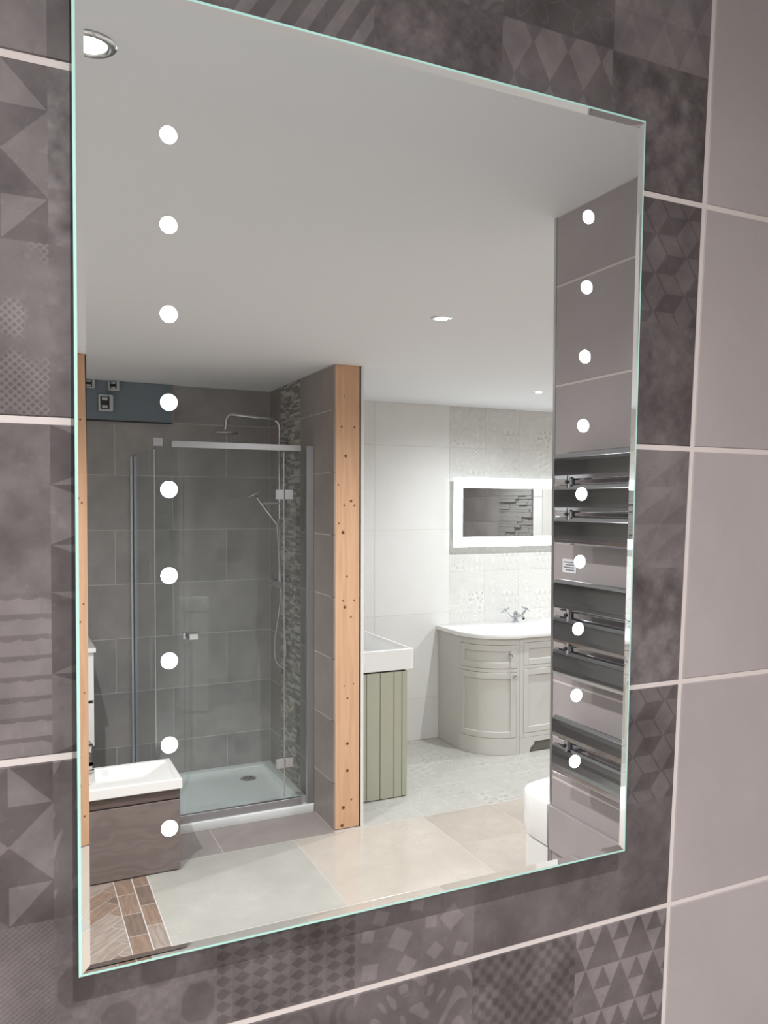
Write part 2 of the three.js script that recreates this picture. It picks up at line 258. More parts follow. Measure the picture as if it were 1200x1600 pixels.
// the short side wall (faces -x), same plain tiles
const wallRight = struct('wall_right', box3(XS + 0.0011, XS + 0.118, 0, CEIL, 0.001, ZS), M.grout);
{
  const R = rng(6);
  for (let k = -2; k <= 8; k++) {
    const top = Math.min(CEIL, 2.025 - k * TH), bot = Math.max(0, 2.025 - (k + 1) * TH), h = top - bot - GR; if (h < 0.02) continue;
    for (const [a, b] of [[0.002, 0.36], [0.36 + GR, ZS - 0.004]]) {
      const o = VAR[Math.floor(R() * 4)], m = mesh('wall_tile', tileGeo(b - a, h, TT, 0.0012, o[0], o[1]), M.tileLight, wallRight);
      m.rotation.y = -Math.PI / 2; m.position.set(XS + TT, (top + bot) / 2, (a + b) / 2);
    }
  }
  part(wallRight, 'edge_trim', box3(XS - 0.001, XS + 0.008, 0, CEIL, ZS - 0.0035, ZS + 0.006), M.satin);
}
// ceiling
struct('ceiling', box3(XW - 0.12, XE + 0.12, CEIL, CEIL + 0.12, -0.12, ZF + 0.25), M.paint);
// floor slab with its tiles
const floor = struct('floor', box3(XW - 0.12, XE + 0.12, -0.12, -0.0009, -0.12, ZF + 0.25), M.groutDark);
function floorTile(name, x0, x1, z0, z1, mat, o = [0, 0], g = 0.003, turn = 0, rect = null) {
  const m = mesh(name, tileGeo(x1 - x0 - g, z1 - z0 - g, 0.008, 0.001, o[0], o[1], rect), mat, floor);
  m.rotation.set(-Math.PI / 2, 0, turn); m.position.set((x0 + x1) / 2, -0.008, (z0 + z1) / 2); return m;
}
{
  const R = rng(8), xs = [0.5755, 1.313, 2.0515], zs = [0.11, 0.874, 1.872, 2.637, 3.405].map((z, i) => [0.345, 1.11, 1.872, 2.637, 3.405][i]);
  for (let i = 0; i < 2; i++) for (let j = 0; j < 4; j++) floorTile('floor_tile', xs[i], xs[i + 1], zs[j], zs[j + 1], (i + j) % 2 ? M.floorGrey : M.floorCream, VAR[Math.floor(R() * 4)]);
  // beige tiles on the right, 0.44 pitch
  for (let i = 0; i < 7; i++) for (let j = 0; j < 7; j++) { const x0 = 2.0515 + i * 0.44, z1 = 3.405 - j * 0.42; floorTile('floor_tile', x0, Math.min(XE, x0 + 0.44), Math.max(0.345, z1 - 0.42), z1, M.floorBeige, VAR[Math.floor(R() * 4)]); }
  // plain tiles over the rest of the near floor, out of the mirror's view
  for (const [x0, x1] of [[XW, -1.03], [-1.03, -0.351]]) for (const [z0, z1] of [[0, 0.75], [0.75, 1.5], [1.5, 2.3], [2.3, 3.405]]) floorTile('floor_tile', x0, x1, z0, z1, M.floorGrey, VAR[Math.floor(R() * 4)]);
  for (const [z0, z1] of [[0, 0.75], [0.75, 1.5], [1.5, 2.299]]) floorTile('floor_tile', -0.351, 0.4255, z0, z1, M.floorGrey, VAR[Math.floor(R() * 4)]);
  for (const [x0, x1] of [[0.4255, 1.313], [1.313, 2.0515], [2.0515, 2.8], [2.8, 3.6], [3.6, 4.4], [4.4, XE]]) floorTile('floor_tile', x0, x1, 0, 0.344, M.floorBeige, VAR[Math.floor(R() * 4)]);
  // dark strip before the shower
  for (const [a, b] of [[-0.3, 0.28], [0.28, 0.953], [0.953, XP]]) floorTile('floor_tile', a, b, 3.405, 3.9, M.tileTaupe, VAR[Math.floor(R() * 4)]);
  for (const [a, b] of [[XW, -1.0], [-1.0, -0.3]]) floorTile('floor_tile', a, b, 3.405, ZB, M.tileTaupe, VAR[Math.floor(R() * 4)]);
  floorTile('floor_tile', -0.3, 0.28, 3.9, ZB, M.tileTaupe, [0.2, 0.2]); floorTile('floor_tile', 0.28, XP, 3.9, ZB, M.tileTaupe, [0.2, 0.5]);
  // wood-look planks: two running bands, then a herringbone field
  const oaks = [M.oakA, M.oakB, M.oakC];
  for (const [x0, x1, off] of [[0.507, 0.5725, 0], [0.428, 0.505, 0.1]]) for (let z = 3.405 - off * 0.6; z > 0.4; z -= 0.19) { const zz = Math.min(3.405, z); const m = mesh('floor_plank', tileGeo(0.187, x1 - x0 - 0.003, 0.008, 0.001, R() * 0.5, R() * 0.16), oaks[Math.floor(R() * 3)], floor); m.rotation.set(-Math.PI / 2, 0, Math.PI / 2); m.position.set((x0 + x1) / 2, -0.008, zz - 0.095); }
  // herringbone field, every plank cut to the border of the field
  const HW = 0.082, HN = 4, c45 = Math.SQRT1_2, clip = (poly, f) => { const out = []; for (let i = 0; i < poly.length; i++) { const a = poly[i], b = poly[(i + 1) % poly.length], fa = f(a), fb = f(b); if (fa >= 0) out.push(a); if (fa * fb < 0) { const t = fa / (fa - fb); out.push([mix(a[0], b[0], t), mix(a[1], b[1], t)]); } } return out; };
  for (let a = -20; a < 20; a++) for (let b = -20; b < 20; b++) {
    const k = (((a - b) % (2 * HN)) + 2 * HN) % (2 * HN), g = 0.0014; let q;
    if (k === 0) q = [[a * HW + g, b * HW + g], [(a + HN) * HW - g, b * HW + g], [(a + HN) * HW - g, (b + 1) * HW - g], [a * HW + g, (b + 1) * HW - g]];
    else if (k === 2 * HN - 1) q = [[a * HW + g, b * HW + g], [(a + 1) * HW - g, b * HW + g], [(a + 1) * HW - g, (b + HN) * HW - g], [a * HW + g, (b + HN) * HW - g]];
    else continue;
    let p = q.map(([x, y]) => [0.2 + (x - y) * c45, 2.95 + (x + y) * c45]);
    for (const f of [(v) => 0.4255 - v[0], (v) => v[0] + 0.35, (v) => 3.4035 - v[1], (v) => v[1] - 2.3]) { p = clip(p, f); if (p.length < 3) break; }
    if (p.length < 3) continue;
    const s = new THREE.Shape(p.map(([x, z]) => new THREE.Vector2(x, -z))), gg = new THREE.ExtrudeGeometry(s, { depth: 0.0078, bevelEnabled: false }), pa = gg.attributes.position, uv = new Float32Array(pa.count * 2), o = R() * 0.5, oy = R() * 0.16, sg = k === 0 ? 1 : -1;
    for (let i = 0; i < pa.count; i++) { const x = pa.getX(i), z = -pa.getY(i), U = (x * sg + z) * c45, V = (z * sg - x) * c45; uv[2 * i] = U + o; uv[2 * i + 1] = V + oy; }
    gg.setAttribute('uv', new THREE.BufferAttribute(uv, 2));
    const m = mesh('floor_plank', gg, oaks[Math.floor(R() * 3)], floor); m.rotation.x = -Math.PI / 2; m.position.y = -0.008;
  }
  // pale printed tiles of the far bay
  for (let i = 0; i < 17; i++) for (let j = 0; j < 7; j++) {
    const x0 = 1.6585 + i * 0.205, x1 = Math.min(XE, x0 + 0.205), z0 = 3.405 + j * 0.205, z1 = Math.min(ZF, z0 + 0.205), c = Math.floor(R() * 4), r = Math.floor(R() * 4);
    if (x1 - x0 < 0.03 || z1 - z0 < 0.03) continue;
    floorTile('patterned_tile', x0, x1, z0, z1, M.paleFloor, [0, 0], 0.002, 0, [c / 4, r / 4, (c + (x1 - x0) / 0.205) / 4, (r + (z1 - z0) / 0.205) / 4]);
  }
}
// outer walls
struct('wall_left', box3(XW - 0.12, XW, 0, CEIL, 0, ZB), M.wallwhite);
const SROW = [-0.08, 0.2505, 0.58, 0.9075, 1.2365, 1.5625, 1.892, 2.2185, CEIL + 0.1];
const wallBack = struct('wall_back', box3(XW - 0.12, XP + 0.13, 0, CEIL, ZB + 0.001, ZB + 0.14), M.groutDark);
{
  const R = rng(9);
  for (let r = 0; r < 8; r++) {
    const y0 = Math.max(0, SROW[r]), y1 = Math.min(CEIL, SROW[r + 1]), off = r % 2 ? 0.924 : 0.588;
    for (let i = -5; i < 4; i++) {
      const a = Math.max(XW, off + i * 0.668), b = Math.min(XP, off + (i + 1) * 0.668); if (b - a < 0.02) continue;
      const o = VAR[Math.floor(R() * 4)], m = mesh('wall_tile', tileGeo(b - a - 0.0045, y1 - y0 - 0.0045, TT, 0.0012, o[0], o[1]), M.tileDark, wallBack);
      m.rotation.y = Math.PI; m.position.set((a + b) / 2, (y0 + y1) / 2, ZB + TT);
    }
  }
}
// partition between shower and far bay: timber stud wall, tiled on the shower side
const wallPart = struct('wall_partition', box3(XP + 0.001, XP + 0.132, 0, CEIL, ZP + 0.05, ZB + 0.13), M.groutDark);
{
  const R = rng(10);
  for (let r = 0; r < 8; r++) {
    const y0 = Math.max(0, SROW[r]), y1 = Math.min(CEIL, SROW[r + 1]);
    for (const [a, b] of [[ZP + 0.002, 3.995], [4.375, ZB]]) {
      const o = VAR[Math.floor(R() * 4)], m = mesh('wall_tile', tileGeo(b - a - 0.0045, y1 - y0 - 0.0045, TT, 0.0012, o[0], o[1]), M.tileTaupe, wallPart);
      m.rotation.y = -Math.PI / 2; m.position.set(XP + TT, (y0 + y1) / 2, (a + b) / 2);
    }
  }
  // column of split-face stone: hundreds of thin slips, one joined part
  const gs = [], gl = [];
  for (let y = 0.045; y < CEIL - 0.012; ) {
    const h = 0.009 + R() * 0.011; let z = 3.997;
    while (z < 4.373) { const w = Math.min(4.373 - z, 0.03 + R() * 0.09), d = 0.004 + R() * 0.011, g = box3(XP + TT - d, XP + TT, y + 0.0004, Math.min(CEIL, y + h) - 0.0004, z + 0.0004, z + w - 0.0004); (R() < 0.35 ? gl : gs).push(g); z += w; if (4.373 - z < 0.015) break; }
    y += h;
  }
  const s = part(wallPart, 'stone_slip', merge(gs), M.slate); s.userData = { kind: 'stuff', label: 'column of split grey stone slips' };
  const s2 = part(wallPart, 'stone_slip', merge(gl), M.slateB); s2.userData = { kind: 'stuff', label: 'paler split stone slips' };
  part(wallPart, 'edge_trim', box3(1.684, 1.689, 0, CEIL, ZP - 0.001, ZP + 0.05), M.dark);
  part(wallPart, 'edge_trim', box3(1.6895, 1.704, 0, CEIL, ZP - 0.006, ZP + 0.05), M.whitePaint);
}
{
  const post = thing('timber_post', 'bare knotty pine post on the end of the tiled shower partition', 'post', 1.615, 0, ZP + 0.022);
  const g = new RoundedBoxGeometry(0.136, CEIL - 0.002, 0.046, 2, 0.004), p = g.attributes.position, uv = new Float32Array(p.count * 2);
  for (let i = 0; i < p.count; i++) { uv[2 * i] = p.getY(i) / CEIL + 0.5; uv[2 * i + 1] = 0.5 + p.getX(i) / 0.136; }
  g.setAttribute('uv', new THREE.BufferAttribute(uv, 2)); g.translate(0, CEIL / 2 + 0.001, 0);
  part(post, 'timber', g, M.pine);
  const sg = cyl(0.0032, 0.0032, 0.002, 10); sg.rotateX(Math.PI / 2);
  for (const [x, y] of KN.filter((k) => k[2] > 2)) part(post, 'screw_head', sg, M.dark, -(0.068 - (x - 524) / 36 * 0.136), (1 - (y - 569) / 728) * CEIL, -0.0235);
}
// far bay wall: plain cream tiles, then the pale printed patchwork
const wallFar = struct('wall_far', box3(XP + 0.132, XE + 0.12, 0, CEIL, ZF + 0.001, ZF + 0.13), M.groutPale);
{
  const R = rng(12), rows = [0, 0.31, 0.925, 1.54, 2.145, CEIL];
  for (let r = 0; r < 5; r++) {
    const y0 = rows[r], y1 = rows[r + 1];
    for (const [a, b] of [[XP + 0.134, 1.735], [1.735, 2.335], [2.335, 2.935], [4.15, 4.7], [4.7, XE]]) { const o = VAR[Math.floor(R() * 4)], m = mesh('wall_tile', tileGeo(b - a - 0.002, y1 - y0 - 0.002, TT, 0.0012, o[0], o[1]), M.tileCream, wallFar); m.rotation.y = Math.PI; m.position.set((a + b) / 2, (y0 + y1) / 2, ZF + TT); }
  }
  for (let i = 0; i < 4; i++) for (let y = 2.145 - 0.3075 * 7, k = 0; y < CEIL; y += 0.3075, k++) {
    const a = 2.935 + i * 0.30375, y0 = Math.max(0, y), y1 = Math.min(CEIL, y + 0.3075), c = Math.floor(R() * 2), r = Math.floor(R() * 2);
    if (y1 - y0 < 0.02) continue;
    const f = (y1 - y0) / 0.3075, m = mesh('patterned_tile', tileGeo(0.3018, y1 - y0 - 0.002, TT, 0.0012, 0, 0, [c / 2, r / 2, c / 2 + 0.5, r / 2 + 0.5 * f]), M.pale, wallFar); m.rotation.y = Math.PI; m.position.set(a + 0.152, (y0 + y1) / 2, ZF + TT);
  }
}
// end wall of the far bay: seen only in the lit mirror
const wallEnd = struct('wall_end', box3(XE + TT - 0.001, XE + 0.12, 0, CEIL, 0, ZF), M.wallwhite);
{
  for (let i = 0; i < 8; i++) for (const [a, b] of [[0.02, 0.86], [0.86, 1.7]]) { const m = mesh('wall_tile', tileGeo(b - a - 0.004, 0.3, TT, 0.0012, i * 0.3, a), M.tileDark, wallEnd); m.rotation.y = -Math.PI / 2; m.position.set(XE + TT, 0.152 + i * 0.304, (a + b) / 2); }
  const R = rng(14), gs = [];
  for (let y = 0; y < CEIL - 0.03; ) { const h = 0.03 + R() * 0.03; let z = 1.71; while (z < 2.39) { const w = Math.min(2.4 - z, 0.1 + R() * 0.2), d = 0.008 + R() * 0.03; gs.push(box3(XE + TT - d, XE + TT, y + 0.001, Math.min(CEIL, y + h) - 0.001, z + 0.001, z + w - 0.001)); z += w; } y += h; }
  part(wallEnd, 'stone_slip', merge(gs), M.slate).userData = { kind: 'stuff' };
  for (let i = 0; i < 4; i++) { const m = mesh('wall_tile', tileGeo(0.17, 0.6, TT, 0.0012, i * 0.3, 0), M.tileCream, wallEnd); m.rotation.y = -Math.PI / 2; m.position.set(XE + TT, 0.302 + i * 0.604, 2.49); }
}

// ------------------------------------------------------------------ the mirror on the wall
{
  const W = 0.5158, H = 0.7251, TILT = 0.024545, T = 0.005, B = 0.008, RISE = 0.001;
  const mir = thing('mirror', 'large wall mirror with two columns of lit spots, hung on the patchwork tiles', 'mirror', 0.0683, 1.3725, 0.025);
  mir.rotation.x = -TILT;
  const tri = (list, name, mat) => { const pos = []; for (const [a, b, c, d] of list) pos.push(...a, ...b, ...c, ...a, ...c, ...d); const g = new THREE.BufferGeometry(); g.setAttribute('position', new THREE.Float32BufferAttribute(pos, 3)); g.computeVertexNormals(); g.setAttribute('uv', new THREE.Float32BufferAttribute(new Float32Array(pos.length / 3 * 2), 2)); return part(mir, name, g, mat); };
  // the ground edge: four mitred strips that turn slightly inwards, then the bare edge of the glass
  const c = 0.0021, RB = 0.00028, RR = 0.00047, RL = 0.00108, RT = 0.00097;
  const i0 = [B, B, 0], i1 = [W - B, B, 0], i2 = [W - B, H - B, 0], i3 = [B, H - B, 0];
  const face = tri([[i0, i1, i2, i3]], 'mirror_glass', M.mirror), P = (x, y, z) => [x, y, z];
  const sides = [[P(c, c, RB), P(W - c, c, RB), i1, i0, P(0, 0, RB - 0.0005), P(W, 0, RB - 0.0005), P(0, 0, -T), P(W, 0, -T)], [P(W - c, c, RR), P(W - c, H - c, RR), i2, i1, P(W, 0, RR - 0.0005), P(W, H, RR - 0.0005), P(W, 0, -T), P(W, H, -T)], [P(W - c, H - c, RT), P(c, H - c, RT), i3, i2, P(W, H, RT - 0.0005), P(0, H, RT - 0.0005), P(W, H, -T), P(0, H, -T)], [P(c, H - c, RL), P(c, c, RL), i0, i3, P(0, H, RL - 0.0005), P(0, 0, RL - 0.0005), P(0, H, -T), P(0, 0, -T)]];
  const edge = []; for (const [a, b, n1, n0, f0, f1, b0, b1] of sides) { const bev = tri([[a, b, n1, n0]], 'ground_edge', M.mirror); mir.remove(bev); face.add(bev); edge.push([f0, f1, b, a], [b0, b1, f1, f0]); }
  edge.push([P(0, H, -T), P(W, H, -T), P(W, 0, -T), P(0, 0, -T)]);
  tri(edge, 'glass_edge', M.glassEdge).userData = { label: 'pale green glass edge' };
  // shallow casing behind the glass, wedge shaped
  const cs = new THREE.Shape(); cs.moveTo(-0.0055, 0.04); cs.lineTo(-0.0225, 0.04); cs.lineTo(-0.0125, 0.45); cs.lineTo(-0.0055, 0.45); cs.closePath();
  const cg = new THREE.ExtrudeGeometry(cs, { depth: W - 0.12, bevelEnabled: false }); cg.rotateY(Math.PI / 2); cg.scale(1, 1, -1); const idx = cg.index; cg.translate(0.06, 0, 0);
  // rotateY maps shape x to -z: after the mirror in z the wedge lies behind the glass
  { const p = cg.attributes.position; for (let i = 0; i < p.count; i += 3) { const t = [p.getX(i), p.getY(i), p.getZ(i)]; p.setXYZ(i, p.getX(i + 1), p.getY(i + 1), p.getZ(i + 1)); p.setXYZ(i + 1, ...t); } cg.computeVertexNormals(); }
  part(mir, 'casing', cg, M.dark);
  const disc = new THREE.CylinderGeometry(0.0061, 0.0061, 0.0005, 28); disc.rotateX(Math.PI / 2);
  for (const x of [0.0655, 0.4497]) for (let i = 0; i < 9; i++) {
    const y = 0.1021 + i * 0.0652; part(mir, 'light_spot', disc, M.led, x, y, 0.00045);
    const L = new THREE.PointLight(LEDC, LED_CD, 0, 2); L.position.set(x, y, 0.0035); L.castShadow = true; L.shadow.radius = 0.1; L.name = 'spot_glow'; mir.add(L);
  }
}

// ------------------------------------------------------------------ chrome towel radiator on the side wall
{
  const t = thing('towel_radiator', 'tall polished flat-bar towel radiator on the grey tiled side wall', 'radiator', 1.2, 0, 0.735);
  const L = 0.565, bars = [[1.849, 1.784], [1.774, 1.7075], [1.698, 1.6315], [1.545, 1.4705], [1.457, 1.3895], [1.3785, 1.3115], [1.2135, 1.1585], [1.146, 1.0725], [1.06, 0.995]];
  for (const [y1, y0] of bars.slice(0, 8)) { // slightly bowed flat bar
    const h = y1 - y0 + 0.002, e = 0.0115, sh = new THREE.Shape(); sh.moveTo(-h / 2 + e, 0); sh.quadraticCurveTo(0, 0.0022, h / 2 - e, 0); sh.quadraticCurveTo(h / 2 - 0.002, -0.002, h / 2, -0.01); sh.lineTo(h / 2 - e, -0.014); sh.lineTo(-h / 2 + e, -0.014); sh.lineTo(-h / 2, -0.01); sh.quadraticCurveTo(-h / 2 + 0.002, -0.002, -h / 2 + e, 0);
    const g = new THREE.ExtrudeGeometry(sh, { depth: L, bevelEnabled: false, curveSegments: 14 }); // shape x -> y, shape y -> -x
    g.rotateZ(Math.PI / 2); g.translate(0, 0, -L / 2);
    part(t, 'flat_bar', toCreasedNormals(g, 0.6), M.radiator, 0.004, (y0 + y1) / 2, 0);
  }
  for (const z of [-0.23, 0.23]) for (const [y0, y1] of [[1.64, 1.84], [1.32, 1.535], [1.08, 1.205]]) part(t, 'upright', cyl(0.01, 0.01, y1 - y0, 16), M.radiator, 0.014, (y0 + y1) / 2, z);
  for (const z of [-0.23, 0.23]) for (const y of [1.14, 1.42, 1.74]) { const g = cyl(0.009, 0.012, 0.056, 16); g.rotateZ(Math.PI / 2); part(t, 'bracket', g, M.radiator, 0.043, y, z); }
  for (const y of [1.779, 1.703, 1.4635, 1.384, 1.152]) { const g = cyl(0.0045, 0.0045, 0.012, 12); g.rotateZ(Math.PI / 2); part(t, 'screw', g, M.dark, 0.005, y, 0.23); }
}
{
  const s = thing('label_sticker', 'small white printed sticker between the bars of the towel radiator', 'sticker', XS - 0.0008, 1.573, 1.045);
  part(s, 'paper', bx(0.0012, 0.034, 0.055), M.sticker);
  const g = []; for (let i = 0; i < 4; i++) g.push(box3(-0.0011, -0.0007, 0.008 - i * 0.0065, 0.0105 - i * 0.0065, -0.02, 0.022 - (i % 2) * 0.008));
  part(s, 'print', merge(g), M.ink);
}
{ // white ledge that runs along the foot of the side wall and ends rounded beyond it
  const t = thing('white_unit', 'white gloss unit with rounded end beyond the tiled side wall, under the towel radiator', 'bathroom unit', 1.262, 0, 0);
  part(wallRight, 'ledge', box3(1.262, 1.2715, 0.838, 0.952, 0.05, ZS - 0.0045, 0.002), M.tileLight);
  const r = 0.075, x1 = 0.21, z0 = ZS + 0.008, z1 = 1.262, top = new THREE.Shape(); top.moveTo(0, -z0); top.lineTo(0, -(z1 - r)); top.quadraticCurveTo(0, -z1 - 0.01, r * 1.2, -(z1 + 0.02)); top.lineTo(x1, -(z1 + 0.05)); top.lineTo(x1, -z0); top.closePath();
  const g = new THREE.ExtrudeGeometry(top, { depth: 0.1, bevelEnabled: true, bevelSize: 0.005, bevelThickness: 0.006, bevelSegments: 3, curveSegments: 12 }); g.rotateX(-Math.PI / 2); g.translate(0.005, 0.84 + 0.006, 0);
  part(t, 'lid', toCreasedNormals(g, 0.7), M.ceramic);
  const g2 = new THREE.ExtrudeGeometry(top, { depth: 0.822, bevelEnabled: false, curveSegments: 12 }); g2.rotateX(-Math.PI / 2); g2.translate(0.006, 0.012, 0);
  part(t, 'body', toCreasedNormals(g2, 0.7), M.whitePaint);
  part(t, 'plinth', box3(0.03, x1 - 0.01, 0, 0.013, z0 + 0.01, z1 - 0.03), M.dark);
}

// ------------------------------------------------------------------ shower
{
  const x0 = 0.66, x1 = XP - 0.001, z0 = 3.735, z1 = ZB - 0.001, h = 0.045;
  const t = thing('shower_tray', 'low white shower tray on the dark floor between tiled walls', 'shower tray', (x0 + x1) / 2, 0, (z0 + z1) / 2);
  const w = x1 - x0, d = z1 - z0, rr = (x, y, ww, hh, r) => { const s = new THREE.Shape(); s.moveTo(x + r, y); s.lineTo(x + ww - r, y); s.quadraticCurveTo(x + ww, y, x + ww, y + r); s.lineTo(x + ww, y + hh - r); s.quadraticCurveTo(x + ww, y + hh, x + ww - r, y + hh); s.lineTo(x + r, y + hh); s.quadraticCurveTo(x, y + hh, x, y + hh - r); s.lineTo(x, y + r); s.quadraticCurveTo(x, y, x + r, y); return s; };
  const outer = rr(-w / 2, -d / 2, w, d, 0.012); outer.holes.push(new THREE.Path(rr(-w / 2 + 0.07, -d / 2 + 0.07, w - 0.14, d - 0.14, 0.11).getPoints(8)));
  const rimG = new THREE.ExtrudeGeometry(outer, { depth: h - 0.006, bevelEnabled: true, bevelSize: 0.004, bevelThickness: 0.006, bevelSegments: 3, bevelOffset: -0.004, curveSegments: 8 }); rimG.rotateX(-Math.PI / 2);
  part(t, 'rim', toCreasedNormals(rimG, 0.6), M.acrylic);
  // dished floor
  const N = 22, pos = [], ind = []; for (let j = 0; j <= N; j++) for (let i = 0; i <= N; i++) { const u = i / N * 2 - 1, v = j / N * 2 - 1, e = Math.max(Math.abs(u), Math.abs(v)), x = u * (w / 2 - 0.05), z = v * (d / 2 - 0.05); pos.push(x, 0.014 + 0.026 * ss(0.86, 1.02, Math.pow(Math.abs(u) ** 6 + Math.abs(v) ** 6, 1 / 6)) + 0.004 * e, z); }
  for (let j = 0; j < N; j++) for (let i = 0; i < N; i++) { const a = j * (N + 1) + i; ind.push(a, a + N + 1, a + 1, a + 1, a + N + 1, a + N + 2); }
  const fg = new THREE.BufferGeometry(); fg.setAttribute('position', new THREE.Float32BufferAttribute(pos, 3)); fg.setAttribute('uv', new THREE.Float32BufferAttribute(new Float32Array(pos.length / 3 * 2), 2)); fg.setIndex(ind); fg.computeVertexNormals();
  part(t, 'tray_floor', fg, M.acrylic);
  const dr = part(t, 'drain_cover', lathe([[0, 0.006], [0.035, 0.006], [0.047, 0.004], [0.05, 0], [0, 0]]), M.satin, 1.335 - (x0 + x1) / 2, 0.0155, 4.40 - (z0 + z1) / 2);
  const slots = []; for (let i = 0; i < 6; i++) { const a = i * Math.PI / 3, b = box3(-0.0035, 0.0035, 0.0055, 0.0068, 0.012, 0.03); b.rotateY(a); slots.push(b); } part(dr, 'slot', merge(slots), M.dark);
}
{
  const ZG = 3.76, YB = 0.05, YT = 2.0, XL = 0.688, t = thing('shower_enclosure', 'clear glass hinged shower enclosure with silver fittings over the white tray', 'shower enclosure', 0, 0, 0);
  const pane = (x0, x1, y0, y1, z0, z1) => { const g = box3(x0, x1, y0, y1, z0, z1); return g; };
  part(t, 'glass_panel', pane(XL, XL + 0.006, YB, YT + 0.01, ZG + 0.004, ZB - 0.03), M.glass).userData = { label: 'return side panel of clear glass' };
  part(t, 'wall_profile', box3(XL - 0.015, XL - 0.003, YB, YT + 0.005, ZB - 0.034, ZB - 0.0005, 0.002), M.profile);
  part(t, 'wall_profile', box3(XL + 0.009, XL + 0.021, YB, YT + 0.005, ZB - 0.034, ZB - 0.0005, 0.002), M.profile);
  part(t, 'glass_panel', pane(XL, 0.83, 0.09, YT + 0.02, ZG - 0.003, ZG + 0.003), M.glass).userData = { label: 'narrow fixed front panel' };
  const door = part(t, 'glass_door', pane(0.8345, 1.3685, 0.094, YT + 0.015, ZG - 0.003, ZG + 0.003), M.glass);
  part(t, 'glass_panel', pane(1.3725, 1.5, 0.05, YT + 0.03, ZG - 0.003, ZG + 0.003), M.glass).userData = { label: 'hinge side panel' };
  part(t, 'edge_seal', box3(1.3688, 1.3722, 0.1, YT, ZG - 0.002, ZG + 0.002), M.satin);
  part(t, 'edge_seal', box3(XL - 0.004, XL + 0.001, 0.05, YT, ZG - 0.006, ZG + 0.004), M.satin);
  part(t, 'wall_profile', box3(1.498, XP - 0.0005, 0.045, YT + 0.045, ZG - 0.014, ZG + 0.014, 0.002), M.satin);
  part(t, 'header_bar', box3(0.772, 1.464, 2.0145, 2.0475, ZG - 0.014, ZG + 0.006, 0.002), M.satin);
  part(t, 'corner_clamp', box3(XL - 0.007, 0.73, 2.018, 2.06, ZG - 0.012, ZG + 0.01, 0.003), M.satin);
  const kn = part(door, 'door_knob', box3(0.848, 0.9, 1.014, 1.05, ZG - 0.04, ZG - 0.006, 0.006), M.chrome); part(door, 'knob_stem', box3(0.862, 0.882, 1.024, 1.041, ZG - 0.0065, ZG + 0.03, 0.003), M.chrome);
  part(door, 'knob_plate', box3(0.826, 0.847, 1.014, 1.05, ZG + 0.0035, ZG + 0.03, 0.004), M.chrome);
  for (const y of [1.776, 0.293]) { const hg = part(t, 'hinge', box3(1.322, 1.3685, y - 0.027, y + 0.027, ZG - 0.012, ZG + 0.012, 0.002), M.satin); part(hg, 'hinge_leaf', box3(1.3735, 1.42, y - 0.027, y + 0.027, ZG - 0.012, ZG + 0.012, 0.002), M.satin); }
  part(t, 'threshold_bar', box3(XL, 1.468, 0.0455, 0.089, ZG - 0.012, ZG + 0.012, 0.002), M.satin);
}
{
  const t = thing('shower_mixer', 'chrome rain shower riser with hand shower on the stone strip', 'shower', 1.484, 0, 4.215);
  part(t, 'riser_pipe', tube([[0, 1.24, 0], [0, 1.7, 0], [0, 2.16, 0], [0, 2.195, 0], [-0.02, 2.222, 0], [-0.05, 2.228, 0], [-0.17, 2.238, 0], [-0.28, 2.246, 0], [-0.305, 2.238, 0], [-0.321, 2.21, 0], [-0.326, 2.15, 0]], 0.0095, 90, 12), M.chrome);
  part(t, 'rain_head', lathe([[0, 0.026], [0.014, 0.026], [0.018, 0.014], [0.07, 0.01], [0.076, 0.004], [0.074, -0.002], [0, -0.002]], 36), M.chrome, -0.327, 2.132, 0);
  const v = cyl(0.022, 0.022, 0.2, 20); v.rotateX(Math.PI / 2); const body = part(t, 'mixer_valve', v, M.chrome, 0, 1.235, 0);
  for (const z of [-0.115, 0.115]) { const k = cyl(0.025, 0.025, 0.035, 18); k.rotateX(Math.PI / 2); part(body, 'control_knob', k, M.chrome, 0, 0, z); }
  for (const z of [-0.07, 0.07]) { const k = cyl(0.012, 0.022, 0.05, 16); k.rotateZ(Math.PI / 2); part(t, 'wall_union', k, M.chrome, 0.032, 1.235, z); }
  { const k = cyl(0.008, 0.014, 0.05, 14); k.rotateZ(Math.PI / 2); part(t, 'wall_bracket', k, M.chrome, 0.03, 2.1, 0); }
  const h = new THREE.Group(); h.name = 'hand_shower'; t.add(h);
  part(h, 'handle', tube([[-0.022, 1.605, -0.01], [-0.09, 1.69, -0.02], [-0.15, 1.765, -0.03]], 0.0095, 16, 10), M.chrome);
  const hd = lathe([[0, 0.012], [0.02, 0.012], [0.042, 0.006], [0.045, 0], [0.04, -0.005], [0, -0.005]], 24); hd.rotateZ(0.5); part(h, 'spray_head', hd, M.chrome, -0.168, 1.782, -0.034);
  part(t, 'slider', rb(0.03, 0.05, 0.034, 0.006), M.chrome, -0.004, 1.61, 0);
  part(t, 'soap_shelf', box3(-0.115, -0.012, 1.722, 1.732, -0.06, 0.02, 0.003), M.satin);
  part(t, 'shower_hose', tube([[0, 1.22, -0.015], [-0.004, 1.12, -0.02], [-0.018, 1.02, -0.02], [-0.036, 0.9, -0.018], [-0.034, 0.79, -0.015], [0, 0.742, -0.012], [0.032, 0.79, -0.012], [0.033, 0.88, -0.012], [0.02, 1.02, -0.012], [0.004, 1.2, -0.02], [-0.014, 1.45, -0.024], [-0.02, 1.6, -0.014]], 0.005, 120, 8), M.chrome);
}

